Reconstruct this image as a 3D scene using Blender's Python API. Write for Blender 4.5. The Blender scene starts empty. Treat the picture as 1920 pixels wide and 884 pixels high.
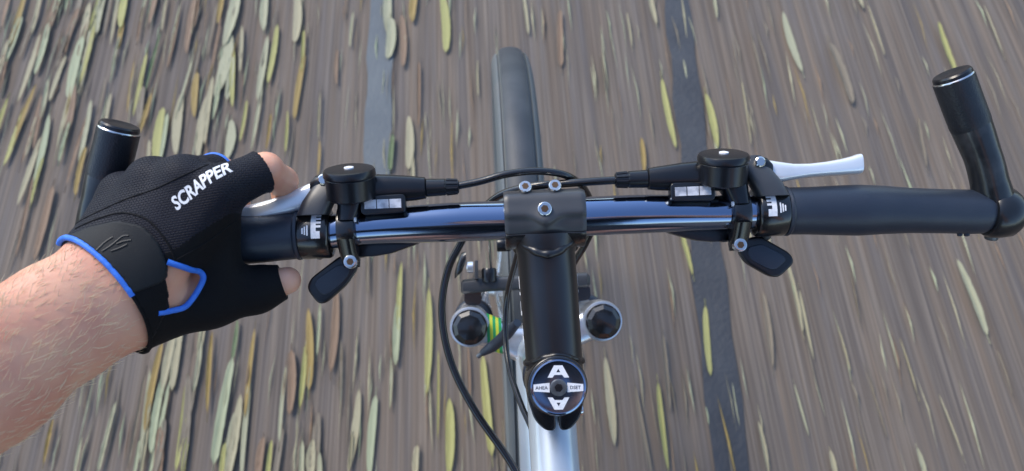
import bpy, bmesh, math, random
import numpy as np
from mathutils import Vector, Matrix
random.seed(7); rng = np.random.default_rng(7)
scene = bpy.context.scene
col = scene.collection
R = math.radians

# ------------------------------------------------------------------ camera, sky, sun, exposure
cam_d = bpy.data.cameras.new('camera'); cam = bpy.data.objects.new('camera', cam_d); col.objects.link(cam)
cam_d.sensor_width = 36.0; cam_d.lens = 28.03; cam_d.clip_start = 0.02; cam_d.clip_end = 2000
XC = Vector((0.9985, 0.0553, 0.0)); FW = Vector((-0.0491, 0.8871, -0.4589))   # world axes seen from the camera
ROW = Matrix(((0.99848, -0.04913, -0.02539), (0.05528, 0.88709, 0.45825), (0.0, -0.45888, 0.88850)))
cam.matrix_world = Matrix.Translation((-0.02115, -0.24453, 1.39842)) @ ROW.transposed().to_4x4()
cam_d.dof.use_dof = True; cam_d.dof.focus_distance = 0.54; cam_d.dof.aperture_fstop = 9.0
scene.camera = cam

SUN_EL, SUN_AZ = 48.0, 318.0          # azimuth clockwise from +Y (the way the bicycle heads)
world = bpy.data.worlds.new('World'); scene.world = world; world.use_nodes = True
wn = world.node_tree; bg = wn.nodes['Background']
sky = wn.nodes.new('ShaderNodeTexSky'); sky.sky_type = 'NISHITA'; sky.sun_disc = False
sky.sun_elevation = R(SUN_EL); sky.sun_rotation = R(SUN_AZ); sky.air_density = 1.0; sky.dust_density = 0.7; sky.ozone_density = 2.5
wn.links.new(sky.outputs[0], bg.inputs[0]); bg.inputs[1].default_value = 0.15
sun_d = bpy.data.lights.new('sun', 'SUN'); sun = bpy.data.objects.new('sun', sun_d); col.objects.link(sun)
sun_d.energy = 1.5; sun_d.angle = R(22); sun_d.color = (1.0, 0.90, 0.76)
sdir = Vector((math.sin(R(SUN_AZ)) * math.cos(R(SUN_EL)), math.cos(R(SUN_AZ)) * math.cos(R(SUN_EL)), math.sin(R(SUN_EL))))
sun.rotation_euler = sdir.to_track_quat('Z', 'Y').to_euler(); sun.location = sdir * 20
vs = scene.view_settings; vs.view_transform = 'Standard'; vs.look = 'None'; vs.gamma = 1.0; vs.exposure = 1.1
vs.use_curve_mapping = False

# ------------------------------------------------------------------ frames: cockpit frame in mm (U along bar, V along stem, W along steerer)
LEAN = R(1.6); HEAD = R(65)
ML = np.array([[math.cos(LEAN), 0, math.sin(LEAN)], [0, 1, 0], [-math.sin(LEAN), 0, math.cos(LEAN)]])
P0 = np.array([0, 0, 0.945])
U = ML @ np.array([1, 0, 0.]); V = ML @ np.array([0, math.sin(HEAD), math.cos(HEAD)]); W = ML @ np.array([0, -math.cos(HEAD), math.sin(HEAD)])
UVW = np.stack([U, V, W])
def K(a):                                # mm in the cockpit frame -> metres in the world
    return P0 + (np.asarray(a, float) / 1000.0) @ UVW

# ------------------------------------------------------------------ materials
MATS = {}
def mat(name, color, rough=0.5, metal=0.0, coat=0.0, spec=0.5, bump=None, var=None, sss=0.0, sheen=0.0, tc='Object', ior=1.5):
    m = bpy.data.materials.new(name); m.use_nodes = True; nt = m.node_tree; b = nt.nodes['Principled BSDF']
    b.inputs['Base Color'].default_value = (*color, 1); b.inputs['Roughness'].default_value = rough; b.inputs['Metallic'].default_value = metal
    b.inputs['Coat Weight'].default_value = coat; b.inputs['Coat Roughness'].default_value = 0.04; b.inputs['Specular IOR Level'].default_value = spec; b.inputs['IOR'].default_value = ior
    if sss:
        b.inputs['Subsurface Weight'].default_value = sss; b.inputs['Subsurface Radius'].default_value = (1, 0.35, 0.2); b.inputs['Subsurface Scale'].default_value = 0.003
    if sheen: b.inputs['Sheen Weight'].default_value = sheen; b.inputs['Sheen Roughness'].default_value = 0.4
    co = nt.nodes.new('ShaderNodeTexCoord').outputs[tc]
    if var:                              # (scale, color2, lo, hi)  slow colour change of the thing itself
        n = nt.nodes.new('ShaderNodeTexNoise'); n.inputs['Scale'].default_value = var[0]; n.inputs['Detail'].default_value = 5
        nt.links.new(co, n.inputs['Vector'])
        r = nt.nodes.new('ShaderNodeMapRange'); r.inputs[1].default_value = var[2]; r.inputs[2].default_value = var[3]
        nt.links.new(n.outputs[0], r.inputs[0])
        mx = nt.nodes.new('ShaderNodeMix'); mx.data_type = 'RGBA'; mx.inputs[6].default_value = (*color, 1); mx.inputs[7].default_value = (*var[1], 1)
        nt.links.new(r.outputs[0], mx.inputs[0]); nt.links.new(mx.outputs[2], b.inputs['Base Color'])
    if bump:                             # (kind, scale, strength, distance)
        if bump[0] == 'noise':
            n = nt.nodes.new('ShaderNodeTexNoise'); n.inputs['Scale'].default_value = bump[1]; n.inputs['Detail'].default_value = 4; o = n.outputs[0]
        elif bump[0] == 'weave':                                # staggered rows of small stitches, laid in the plane of the hand's back
            m1 = nt.nodes.new('ShaderNodeMapping'); m1.inputs['Rotation'].default_value = (-R(25), 0, 0); nt.links.new(co, m1.inputs[0])
            m2 = nt.nodes.new('ShaderNodeMapping'); m2.inputs['Rotation'].default_value = (0, 0, R(-8)); nt.links.new(m1.outputs[0], m2.inputs[0]); co = m2.outputs[0]
            n = nt.nodes.new('ShaderNodeTexBrick'); n.inputs['Scale'].default_value = bump[1]; n.inputs['Mortar Size'].default_value = 0.16; n.inputs['Mortar Smooth'].default_value = 1.0
            n.inputs['Brick Width'].default_value = 1.1; n.inputs['Row Height'].default_value = 0.75
            n.inputs['Color1'].default_value = n.inputs['Color2'].default_value = (1, 1, 1, 1); n.inputs['Mortar'].default_value = (0, 0, 0, 1); o = n.outputs[0]
        else:
            n = nt.nodes.new('ShaderNodeTexVoronoi'); n.inputs['Scale'].default_value = bump[1]; o = n.outputs[0]
        nt.links.new(co, n.inputs['Vector'])
        bp = nt.nodes.new('ShaderNodeBump'); bp.inputs['Strength'].default_value = bump[2]; bp.inputs['Distance'].default_value = bump[3]
        nt.links.new(o, bp.inputs['Height']); nt.links.new(bp.outputs[0], b.inputs['Normal'])
    MATS[name] = m; return m
mat('black_gloss', (0.21, 0.27, 0.39), 0.13, metal=1.0, coat=0.6, bump=('noise', 60, 0.04, 0.001))
mat('black_satin', (0.004, 0.004, 0.005), 0.27, coat=0.3, ior=1.6, bump=('noise', 900, 0.10, 0.0003), var=(40, (0.008, 0.008, 0.009), 0.4, 0.8))
mat('black_anodised', (0.005, 0.005, 0.007), 0.33, ior=1.6, bump=('noise', 1500, 0.08, 0.0003), var=(30, (0.009, 0.010, 0.012), 0.35, 0.75))
mat('grey_clamp', (0.034, 0.036, 0.040), 0.42, ior=1.6, bump=('noise', 1200, 0.10, 0.0003), var=(60, (0.046, 0.048, 0.052), 0.4, 0.8))
mat('plastic', (0.005, 0.006, 0.009), 0.28, bump=('noise', 700, 0.10, 0.0004), var=(50, (0.011, 0.011, 0.013), 0.4, 0.8))
mat('rubber', (0.016, 0.023, 0.038), 0.40, bump=('noise', 1100, 0.30, 0.0005), var=(25, (0.028, 0.036, 0.050), 0.4, 0.8))
mat('leather', (0.008, 0.010, 0.014), 0.36, bump=('vor', 950, 0.30, 0.0005), var=(45, (0.018, 0.019, 0.022), 0.45, 0.8))
mat('scuffed', (0.008, 0.009, 0.011), 0.28, coat=0.2, bump=('noise', 300, 0.15, 0.0005), var=(35, (0.07, 0.075, 0.08), 0.55, 0.85))
mat('steel', (0.62, 0.62, 0.62), 0.22, 1.0, bump=('noise', 300, 0.05, 0.0003))
mat('alloy', (0.72, 0.74, 0.76), 0.33, 0.9, bump=('noise', 500, 0.08, 0.0003), var=(25, (0.60, 0.62, 0.64), 0.4, 0.8))
mat('silver_paint', (0.52, 0.58, 0.64), 0.32, 0.35, coat=0.5, var=(30, (0.44, 0.50, 0.55), 0.4, 0.8), bump=('noise', 400, 0.05, 0.0003))
mat('bright_alloy', (0.84, 0.86, 0.88), 0.30, 0.45, coat=0.3, bump=('noise', 500, 0.06, 0.0003), var=(25, (0.74, 0.76, 0.78), 0.4, 0.8))
mat('socket', (0.10, 0.06, 0.035), 0.5, 0.6)
mat('grey_bolt', (0.16, 0.17, 0.18), 0.42, 0.7, var=(200, (0.09, 0.095, 0.10), 0.4, 0.7))
mat('white_print', (0.80, 0.80, 0.82), 0.45, var=(500, (0.62, 0.62, 0.64), 0.5, 0.8))
mat('dark_print', (0.03, 0.03, 0.05), 0.5)
mat('window', (0.62, 0.62, 0.66), 0.15, coat=0.6, var=(160, (0.30, 0.31, 0.35), 0.45, 0.65))
mat('tyre', (0.028, 0.034, 0.042), 0.55, bump=('noise', 500, 0.3, 0.0006), var=(30, (0.05, 0.056, 0.064), 0.4, 0.8))
mat('tyre_side', (0.10, 0.115, 0.12), 0.6, bump=('noise', 400, 0.3, 0.0006), var=(30, (0.12, 0.125, 0.125), 0.4, 0.8))
mat('tape_green', (0.02, 0.30, 0.10), 0.4); mat('tape_yellow', (0.55, 0.60, 0.05), 0.4)
mat('skin', (0.76, 0.405, 0.265), 0.48, sss=0.25, var=(38, (0.66, 0.275, 0.18), 0.40, 0.75), bump=('noise', 420, 0.22, 0.0006))
mat('hair', (0.78, 0.60, 0.36), 0.4)
mat('glove_mesh', (0.0035, 0.0042, 0.011), 0.62, spec=0.3, bump=('weave', 520, 0.8, 0.0008), var=(60, (0.006, 0.007, 0.016), 0.4, 0.8), sheen=0.015)
mat('glove_lycra', (0.002, 0.002, 0.003), 0.78, spec=0.25, bump=('noise', 900, 0.5, 0.0006), sheen=0.02)
mat('neoprene', (0.008, 0.010, 0.012), 0.66, spec=0.3, bump=('noise', 1300, 0.35, 0.0005), sheen=0.06)
mat('emboss', (0.005, 0.006, 0.007), 0.45)
mat('blue_trim', (0.03, 0.17, 0.70), 0.55, bump=('noise', 1500, 0.5, 0.0005), var=(200, (0.05, 0.22, 0.80), 0.4, 0.7))
mat('jersey', (0.016, 0.017, 0.022), 0.8, bump=('noise', 900, 0.4, 0.0006)); mat('helmet', (0.02, 0.02, 0.024), 0.35, coat=0.3)
mat('tar', (0.028, 0.031, 0.037), 0.55, bump=('noise', 120, 0.5, 0.003), var=(7, (0.045, 0.049, 0.055), 0.4, 0.7))
mat('tar_faded', (0.075, 0.092, 0.105), 0.65, bump=('noise', 120, 0.4, 0.003), var=(7, (0.105, 0.122, 0.13), 0.4, 0.7))
mat('soil', (0.07, 0.055, 0.035), 0.9, bump=('noise', 30, 0.8, 0.02), var=(6, (0.05, 0.06, 0.025), 0.4, 0.6))

def road_material():
    m = bpy.data.materials.new('worn_asphalt'); m.use_nodes = True; nt = m.node_tree; b = nt.nodes['Principled BSDF']
    co = nt.nodes.new('ShaderNodeTexCoord').outputs['Object']
    def noise(sx, sy, detail, off=0.0):
        mp = nt.nodes.new('ShaderNodeMapping'); mp.inputs['Scale'].default_value = (sx, sy, 1); mp.inputs['Location'].default_value = (off, off, 0)
        nt.links.new(co, mp.inputs[0]); n = nt.nodes.new('ShaderNodeTexNoise'); n.inputs['Scale'].default_value = 1.0; n.inputs['Detail'].default_value = detail
        n.inputs['Roughness'].default_value = 0.6
        nt.links.new(mp.outputs[0], n.inputs['Vector']); return n.outputs[0]
    def ramp(fac, stops):
        r = nt.nodes.new('ShaderNodeValToRGB'); e = r.color_ramp.elements
        e[0].position, e[0].color = stops[0][0], (*stops[0][1], 1); e[1].position, e[1].color = stops[-1][0], (*stops[-1][1], 1)
        for p, c in stops[1:-1]: x = e.new(p); x.color = (*c, 1)
        nt.links.new(fac, r.inputs[0]); return r.outputs[0]
    def mixc(a, bb, fac, mode='MIX'):
        x = nt.nodes.new('ShaderNodeMix'); x.data_type = 'RGBA'; x.blend_type = mode
        nt.links.new(a, x.inputs[6]); nt.links.new(bb, x.inputs[7])
        if isinstance(fac, float): x.inputs[0].default_value = fac
        else: nt.links.new(fac, x.inputs[0])
        return x.outputs[2]
    grain = noise(190, 1.5, 3.0); fine = noise(430, 2.6, 2.0, 3.0); broad = noise(9, 0.6, 3.0, 9.0); hue = noise(46, 0.8, 2.0, 5.0)
    base = ramp(grain, [(0.28, (0.097, 0.080, 0.066)), (0.5, (0.134, 0.113, 0.094)), (0.72, (0.188, 0.162, 0.135))])
    tint = ramp(hue, [(0.32, (0.86, 0.88, 0.95)), (0.5, (1.0, 0.98, 0.96)), (0.68, (1.12, 1.02, 0.92))])
    c = mixc(base, tint, 1.0, 'MULTIPLY')
    lines = ramp(fine, [(0.35, (0.78, 0.78, 0.79)), (0.5, (1, 1, 1)), (0.70, (1.32, 1.30, 1.26))])
    c = mixc(c, lines, 0.8, 'MULTIPLY')
    bl = ramp(broad, [(0.3, (0.86, 0.86, 0.88)), (0.7, (1.12, 1.10, 1.08))])
    c = mixc(c, bl, 1.0, 'MULTIPLY')
    nt.links.new(c, b.inputs['Base Color']); b.inputs['Roughness'].default_value = 0.82; b.inputs['Specular IOR Level'].default_value = 0.3
    bp = nt.nodes.new('ShaderNodeBump'); bp.inputs['Strength'].default_value = 0.5; bp.inputs['Distance'].default_value = 0.002
    nt.links.new(grain, bp.inputs['Height']); nt.links.new(bp.outputs[0], b.inputs['Normal'])
    MATS['road'] = m
road_material()

# ------------------------------------------------------------------ mesh helpers (all points in world metres)
def tag(o, label=None, cat=None, group=None, kind=None):
    if label: o['label'] = label
    if cat: o['category'] = cat
    if group: o['group'] = group
    if kind: o['kind'] = kind
    return o
def empty(name, loc):
    o = bpy.data.objects.new(name, None); o.empty_display_size = 0.05; o.location = loc; col.objects.link(o); return o
def origin(o):
    v = Vector((0, 0, 0))
    while o is not None: v += o.location; o = o.parent
    return np.array(v)
def link(name, me, material, parent=None, angle=35, mats=None):
    for mm in (mats or [material]): me.materials.append(MATS[mm])
    if angle is not None:
        me.polygons.foreach_set('use_smooth', [True] * len(me.polygons))
        if angle < 180: me.set_sharp_from_angle(angle=R(angle))
    o = bpy.data.objects.new(name, me); col.objects.link(o)
    if parent is not None: o.parent = parent
    return o
class MB:
    def __init__(s): s.v = []; s.f = []; s.m = []
    def add(s, v, f, mi=0):
        n = len(s.v); s.v.extend([tuple(map(float, p)) for p in v]); s.f.extend([tuple(i + n for i in q) for q in f]); s.m.extend([mi] * len(f)); return s
    def build(s, name, material, parent=None, angle=35, bevel=0, mats=None):
        off = origin(parent) if parent is not None else np.zeros(3)
        me = bpy.data.meshes.new(name); me.from_pydata([tuple(np.array(p) - off) for p in s.v], [], s.f)
        me.polygons.foreach_set('material_index', s.m)
        bm = bmesh.new(); bm.from_mesh(me); bmesh.ops.recalc_face_normals(bm, faces=bm.faces)
        if bevel:
            ed = [e for e in bm.edges if len(e.link_faces) == 2 and e.calc_face_angle(0) > R(30)]
            bmesh.ops.bevel(bm, geom=ed, offset=bevel, segments=3, profile=0.5, affect='EDGES', clamp_overlap=True)
        bm.to_mesh(me); bm.free(); me.validate(); me.update()
        return link(name, me, material, parent, angle, mats)
def unit(a): a = np.asarray(a, float); return a / np.linalg.norm(a)
def smooth_path(pts, sub=8):                              # Catmull-Rom through the points
    p = np.array(pts, float); p = np.vstack([2 * p[0] - p[1], p, 2 * p[-1] - p[-2]]); out = []
    for i in range(1, len(p) - 2):
        for t in np.linspace(0, 1, sub, endpoint=False):
            a, b, c, d = p[i - 1], p[i], p[i + 1], p[i + 2]
            out.append(0.5 * (2 * b + (c - a) * t + (2 * a - 5 * b + 4 * c - d) * t * t + (3 * b - a - 3 * c + d) * t ** 3))
    out.append(p[-2]); return np.array(out)
def tube(mb, pts, rad, n=18, caps=True, mi=0, closed=False):   # pts in world metres, rad scalar or list (metres)
    p = np.array(pts, float); m = len(p); rad = np.full(m, rad) if np.isscalar(rad) else np.array(rad, float)
    t = np.gradient(p, axis=0) if not closed else np.roll(p, -1, 0) - np.roll(p, 1, 0)
    t /= np.linalg.norm(t, axis=1)[:, None]
    a = np.cross(t[0], (0.3, 0.2, 0.93)); a = unit(a); vs_ = []
    for i in range(m):
        a = unit(a - t[i] * a.dot(t[i])); b = np.cross(t[i], a)
        for k in range(n):
            an = 2 * math.pi * k / n; vs_.append(p[i] + rad[i] * (math.cos(an) * a + math.sin(an) * b))
    f = []
    for i in range(m - 1 if not closed else m):
        j = (i + 1) % m
        for k in range(n): f.append((i * n + k, i * n + (k + 1) % n, j * n + (k + 1) % n, j * n + k))
    if caps and not closed: f.append(tuple(range(n))[::-1]); f.append(tuple((m - 1) * n + k for k in range(n)))
    return mb.add(vs_, f, mi)
def lathe(mb, c, axis, prof, n=32, mi=0):                 # prof: (height, radius) along the axis from c, metres
    axis = unit(axis); a = unit(np.cross(axis, (0.21, 0.93, 0.3))); b = np.cross(axis, a); c = np.asarray(c, float); vs_ = []; f = []
    for h, r in prof:
        for k in range(n):
            an = 2 * math.pi * k / n; vs_.append(c + axis * h + max(r, 1e-6) * (math.cos(an) * a + math.sin(an) * b))
    for i in range(len(prof) - 1):
        for k in range(n): f.append((i * n + k, i * n + (k + 1) % n, (i + 1) * n + (k + 1) % n, (i + 1) * n + k))
    f.append(tuple(range(n))[::-1]); f.append(tuple((len(prof) - 1) * n + k for k in range(n)))
    return mb.add(vs_, f, mi)
def prism(mb, poly, w0, w1, frame=None, mi=0):            # poly: (u,v) mm, extruded w0..w1 in the cockpit frame
    fr = frame or K; n = len(poly)
    v = [fr((p[0], p[1], w0)) for p in poly] + [fr((p[0], p[1], w1)) for p in poly]
    f = [tuple(range(n))[::-1], tuple(range(n, 2 * n))] + [(i, (i + 1) % n, n + (i + 1) % n, n + i) for i in range(n)]
    return mb.add(v, f, mi)
def rounded(poly, r=2.0, k=4):                            # round the corners of a 2-D polygon
    out = []; n = len(poly); P = [np.array(p, float) for p in poly]
    for i in range(n):
        a, b, c = P[i - 1], P[i], P[(i + 1) % n]
        ra = min(r, 0.45 * np.linalg.norm(a - b)); rc = min(r, 0.45 * np.linalg.norm(c - b))
        s, e = b + unit(a - b) * ra, b + unit(c - b) * rc
        for t in np.linspace(0, 1, k): out.append(tuple((1 - t) ** 2 * s + 2 * t * (1 - t) * b + t * t * e))
    return out
def sweep(mb, secs, n=20, e=3.0, mi=0):                   # secs: (centre, axisA, halfA, axisB, halfB) in metres; superellipse sections
    vs_ = []; f = []
    for c, A, ha, B, hb in secs:
        c = np.asarray(c); A = unit(A); B = unit(B)
        for k in range(n):
            an = 2 * math.pi * k / n; ca, sa = math.cos(an), math.sin(an)
            vs_.append(c + A * ha * math.copysign(abs(ca) ** (2 / e), ca) + B * hb * math.copysign(abs(sa) ** (2 / e), sa))
    for i in range(len(secs) - 1):
        for k in range(n): f.append((i * n + k, i * n + (k + 1) % n, (i + 1) * n + (k + 1) % n, (i + 1) * n + k))
    f.append(tuple(range(n))[::-1]); f.append(tuple((len(secs) - 1) * n + k for k in range(n)))
    return mb.add(vs_, f, mi)
def hexbolt(name, parent, c, axis, r, h, material='steel', socket=True):
    mb = MB(); ax = unit(axis)
    lathe(mb, c, ax, [(-0.002, r), (h * 0.7, r), (h * 0.93, r * 0.93), (h, r * 0.84), (h, r * 0.56)], 24)
    o = mb.build(name, material, parent, 30)
    if socket:
        s = MB(); lathe(s, np.asarray(c) + ax * (h - 0.0012), ax, [(0, r * 0.53), (0.00135, r * 0.53)], 6); s.build('hex_socket', 'socket', o, 30)
    return o
def text_mesh(body, size, shear=0.0, bold=0.0):           # flat text -> (verts Nx2, faces), centred
    c = bpy.data.curves.new('t', 'FONT'); c.body = body; c.size = size; c.shear = shear; c.offset = bold; c.resolution_u = 3
    c.align_x = 'CENTER'; c.align_y = 'CENTER'
    o = bpy.data.objects.new('t', c); col.objects.link(o); dg = bpy.context.evaluated_depsgraph_get(); dg.update()
    me = bpy.data.meshes.new_from_object(o.evaluated_get(dg)); bm = bmesh.new(); bm.from_mesh(me)
    bpy.data.objects.remove(o); bpy.data.curves.remove(c); bpy.data.meshes.remove(me); return bm

# ------------------------------------------------------------------ the setting
def sheet(name, pts, z, material):
    mb = MB(); n = len(pts); mb.add([(x, y, z) for x, y in pts], [tuple(range(n))]); o = mb.build(name, material, None, None); return tag(o, kind='structure')
sheet('ground', [(-300, -300), (300, -300), (300, 300), (-300, 300)], -0.012, 'soil')
sheet('road', [(-2.6, -300), (3.4, -300), (3.4, 300), (-2.6, 300)], 0.0, 'road')
def strip(name, left, right, z, material, label):          # a poured strip with a wavering edge
    mb = MB(); n = 60; v = []
    for i in range(n):
        t = i / (n - 1); y = left[0][1] + (left[1][1] - left[0][1]) * t
        j = 0.0022 * math.sin(y * 31) + 0.0018 * math.sin(y * 77 + 1) + random.uniform(-0.0012, 0.0012)
        v.append((left[0][0] + (left[1][0] - left[0][0]) * t + j, y, z))
        v.append((right[0][0] + (right[1][0] - right[0][0]) * t - j * 0.7, y, z))
    f = [(2 * i, 2 * i + 1, 2 * i + 3, 2 * i + 2) for i in range(n - 1)]
    o = mb.add(v, f).build(name, material, None, None); return tag(o, label, kind='structure')
strip('tar_seam', ((0.3615 - 0.0635 * 1.1, -0.11), (0.354 + 0.062 * 2.2, 3.4)), ((0.3595 - 0.0052, -0.11), (0.4152 + 0.056 * 2.2, 3.4)), 0.004, 'tar', 'dark tar seam running along the road')
strip('tar_patch', ((-0.322, 0.50), (-0.3226, 3.4)), ((-0.262, 0.50), (-0.2875, 3.4)), 0.004, 'tar_faded', 'faded blue grey tar strip on the road')
LEAF_COL = {'g': ('golden yellow', (0.32, 0.22, 0.06), (0.24, 0.165, 0.05)), 'c': ('cream coloured', (0.37, 0.33, 0.20), (0.28, 0.245, 0.15)), 'o': ('orange brown', (0.24, 0.15, 0.085), (0.17, 0.11, 0.07)),
            'e': ('pale green', (0.31, 0.345, 0.20), (0.33, 0.335, 0.21)), 'b': ('tan brown', (0.20, 0.165, 0.115), (0.16, 0.13, 0.09)), 'y': ('yellow green', (0.36, 0.345, 0.11), (0.29, 0.27, 0.10)),
            'p': ('pale yellow', (0.36, 0.35, 0.22), (0.29, 0.28, 0.175)), 'n': ('dull green', (0.14, 0.19, 0.085), (0.10, 0.13, 0.06))}
for k_, (nm, c1, c2) in LEAF_COL.items(): mat('leaf_' + k_, c1, 0.6, var=(60, c2, 0.40, 0.62), bump=('noise', 200, 0.4, 0.002))
def leaf_mesh(k, colour):
    r = random.Random(100 + k); n, m = 14, 6; v = []; f = []; bend = r.uniform(-0.10, 0.10); curl = r.uniform(0.0, 0.35); skew = r.uniform(0.8, 1.05); fold = r.uniform(0.15, 0.5); twist = r.uniform(-0.5, 0.5)
    blunt = r.uniform(0.24, 0.6)
    for i in range(n + 1):
        t = i / n; half = 0.5 * (max(0.0, math.sin(math.pi * min(1, max(0, t)) ** skew)) ** blunt) * (1 + 0.05 * r.uniform(-1, 1))
        half = max(half, 0.03)
        for j in range(m + 1):
            s = (j / m - 0.5) * 2; x = half * s; z = 0.09 * fold * abs(s) * half * 2 + curl * 0.16 * (t - 0.5) ** 2 + twist * 0.05 * s * (t - 0.5) * half * 2 + 0.012 * r.uniform(-1, 1)
            v.append((x + bend * 10 * (t - 0.5) ** 2, t - 0.5, z + 0.03))
    for i in range(n):
        for j in range(m): a = i * (m + 1) + j; f.append((a, a + 1, a + m + 2, a + m + 1))
    b = len(v)                                               # stalk
    for (y, w) in ((-0.5, 0.05), (-0.60, 0.04)):
        v += [(-w + bend * 2.5, y, 0.03), (w + bend * 2.5, y, 0.03), (bend * 2.5, y, 0.06)]
    f += [(b, b + 1, b + 4, b + 3), (b + 1, b + 2, b + 5, b + 4), (b + 2, b, b + 3, b + 5)]
    me = bpy.data.meshes.new('leaf'); me.from_pydata(v, [], f); me.materials.append(MATS['leaf_' + colour]); me.polygons.foreach_set('use_smooth', [True] * len(f)); me.update(); return me
LEAF_DATA = [t.split(',') for t in ('-1.142,1.113,156,18,g|-1.103,1.143,143,15,c|-1.068,1.100,188,18,o|-1.063,1.020,135,20,e|-1.081,0.967,175,17,c|-1.060,1.148,96,18,e|-1.008,1.128,144,20,b|-0.976,1.045,108,17,o|-0.980,0.960,162,32,e|-0.956,1.004,166,15,y|-1.014,0.932,116,15,c|-1.135,0.940,86,12,o|-1.064,0.841,137,14,g|-1.071,0.771,119,19,y|-1.036,0.776,93,12,p|-0.961,0.820,164,19,o|-0.919,0.782,148,16,p|-0.901,1.128,113,28,y|-0.893,1.047,77,17,g|-0.844,0.898,130,7,g|-0.804,0.963,150,11,n|-0.796,0.822,97,16,g|-0.762,0.758,135,28,y|-0.725,0.790,151,30,c|-0.672,0.779,151,28,c|-0.638,1.093,178,38,p|-0.639,0.944,165,41,p|-0.619,0.905,147,17,y|-0.604,0.740,94,30,p|-0.722,0.897,145,8,p|-0.567,1.096,114,28,p|-0.486,1.066,129,30,c|-0.533,0.967,153,19,y|-0.554,0.930,165,22,p|-0.467,0.970,107,11,y|-0.470,0.872,160,19,g|-0.553,0.799,168,12,p|-0.390,0.919,90,12,o|-0.280,1.075,130,30,p|-0.269,0.994,109,32,p|-0.241,0.985,140,22,o|-0.221,1.082,82,27,g|-0.145,1.028,152,29,y|-0.206,0.832,158,10,o|-0.224,0.708,121,27,c|-0.263,0.684,80,16,n|-0.524,0.755,82,9,g|0.039,1.044,113,12,c|0.111,0.967,147,20,o|0.328,1.042,96,17,c|0.323,0.747,164,19,y|0.258,0.643,78,15,g|0.414,0.720,128,22,y|0.471,1.041,79,11,p|0.488,0.736,149,6,c|0.621,0.920,155,25,p|0.713,0.827,154,25,b|0.954,0.880,127,17,y|0.831,0.638,113,11,b|0.800,1.037,62,17,c|-0.752,0.121,111,12,p|-0.690,0.156,152,14,p|-0.855,0.118,73,10,g|-0.586,0.229,140,12,g|-0.607,0.240,91,12,p|-0.621,0.133,141,15,y|-0.553,0.158,173,25,e|-0.654,0.097,92,17,b|-0.510,0.127,160,14,p|-0.544,0.288,73,12,n|-0.512,0.225,151,12,g|-0.478,0.069,64,21,o|-0.417,0.057,54,19,b|-0.389,0.060,64,24,c|-0.286,0.096,131,21,e|-0.245,0.292,127,20,e|-0.185,0.267,188,20,y|-0.208,0.046,54,17,c|-0.148,0.088,121,24,y|-0.168,0.165,147,6,y|-0.083,0.141,164,21,y|-0.056,0.060,101,9,b|0.136,0.137,144,23,c|0.187,0.079,148,12,b|0.221,0.086,139,14,y|0.242,0.182,128,11,b|0.324,0.238,122,17,y|0.440,0.252,133,16,b|0.509,0.258,123,9,c|0.390,0.040,80,11,c|0.501,0.005,43,14,c|0.828,0.293,138,21,p|0.502,0.312,127,12,c|0.649,-0.003,51,13,p|0.313,0.424,103,14,y|-0.241,0.356,132,14,y|-0.304,0.428,115,10,b|-1.018,1.009,105,11,b|-1.146,1.033,135,14,o|-1.112,0.823,108,14,y|-1.027,0.874,98,12,p|-0.903,0.880,85,8,b|-0.934,1.114,128,10,b|-0.769,1.054,141,7,p|-0.682,1.048,142,9,b|-0.515,0.825,85,9,b|-0.420,0.790,112,7,c|-0.361,1.025,95,9,p|-0.078,0.867,88,6,c|0.197,0.863,102,7,b|0.269,0.979,93,7,c|0.538,0.869,116,7,b|0.815,0.940,132,7,c|0.739,0.444,90,7,b|1.072,0.922,128,7,c|0.611,0.305,94,6,b|0.599,0.103,111,6,b|0.673,0.167,96,5,c|0.717,0.059,98,6,c|0.839,0.147,75,6,b|0.467,0.101,83,6,p|0.567,0.203,69,6,c|-0.346,0.215,111,8,b|-0.390,0.300,95,8,e|-0.448,0.162,126,10,p|-0.320,0.070,55,8,c|-0.609,0.076,73,11,y|-0.542,0.064,63,13,y|-0.692,0.072,72,9,e|-0.797,0.087,63,9,p|-0.612,0.313,74,8,p|-0.253,0.190,89,8,p|-0.112,0.202,90,7,o|-0.217,0.629,77,11,c|-0.413,0.681,79,8,g|-0.486,0.753,96,9,y|-0.892,0.984,105,10,p|-0.852,1.076,95,9,o|-0.960,0.757,93,12,e|-0.883,0.835,83,11,c|-1.180,1.149,111,13,o|-1.109,1.062,122,11,b|-0.965,1.117,96,11,y|-1.027,0.803,108,11,o|-0.801,1.105,96,10,c|-0.706,0.956,105,10,b|-0.581,0.787,97,10,y|-0.646,0.848,100,14,e|-0.608,0.987,123,13,c').split('|')]
for i in range(70):                                          # more of the drift outside the frame
    y = random.uniform(-0.9, 2.6); x = random.choice([random.uniform(-2.3, -1.25), random.uniform(1.3, 3.0), random.uniform(-1.2, 1.2)])
    if -1.25 <= x <= 1.3: y = random.choice([random.uniform(1.3, 2.8), random.uniform(-0.9, -0.1)])
    LEAF_DATA.append((x, y, random.uniform(80, 160), random.uniform(12, 28), random.choice('gcoebyp')))
for i in range(75):                                          # the drift is thickest to the left
    x, y = (random.uniform(-1.2, -0.62), random.uniform(0.55, 1.25)) if i < 50 else (random.uniform(-0.72, -0.3), random.uniform(-0.05, 0.30))
    LEAF_DATA.append((x, y, random.uniform(90, 170), random.uniform(9, 26), random.choice('gccoebyppo')))
LEAF_ME = {}
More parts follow.
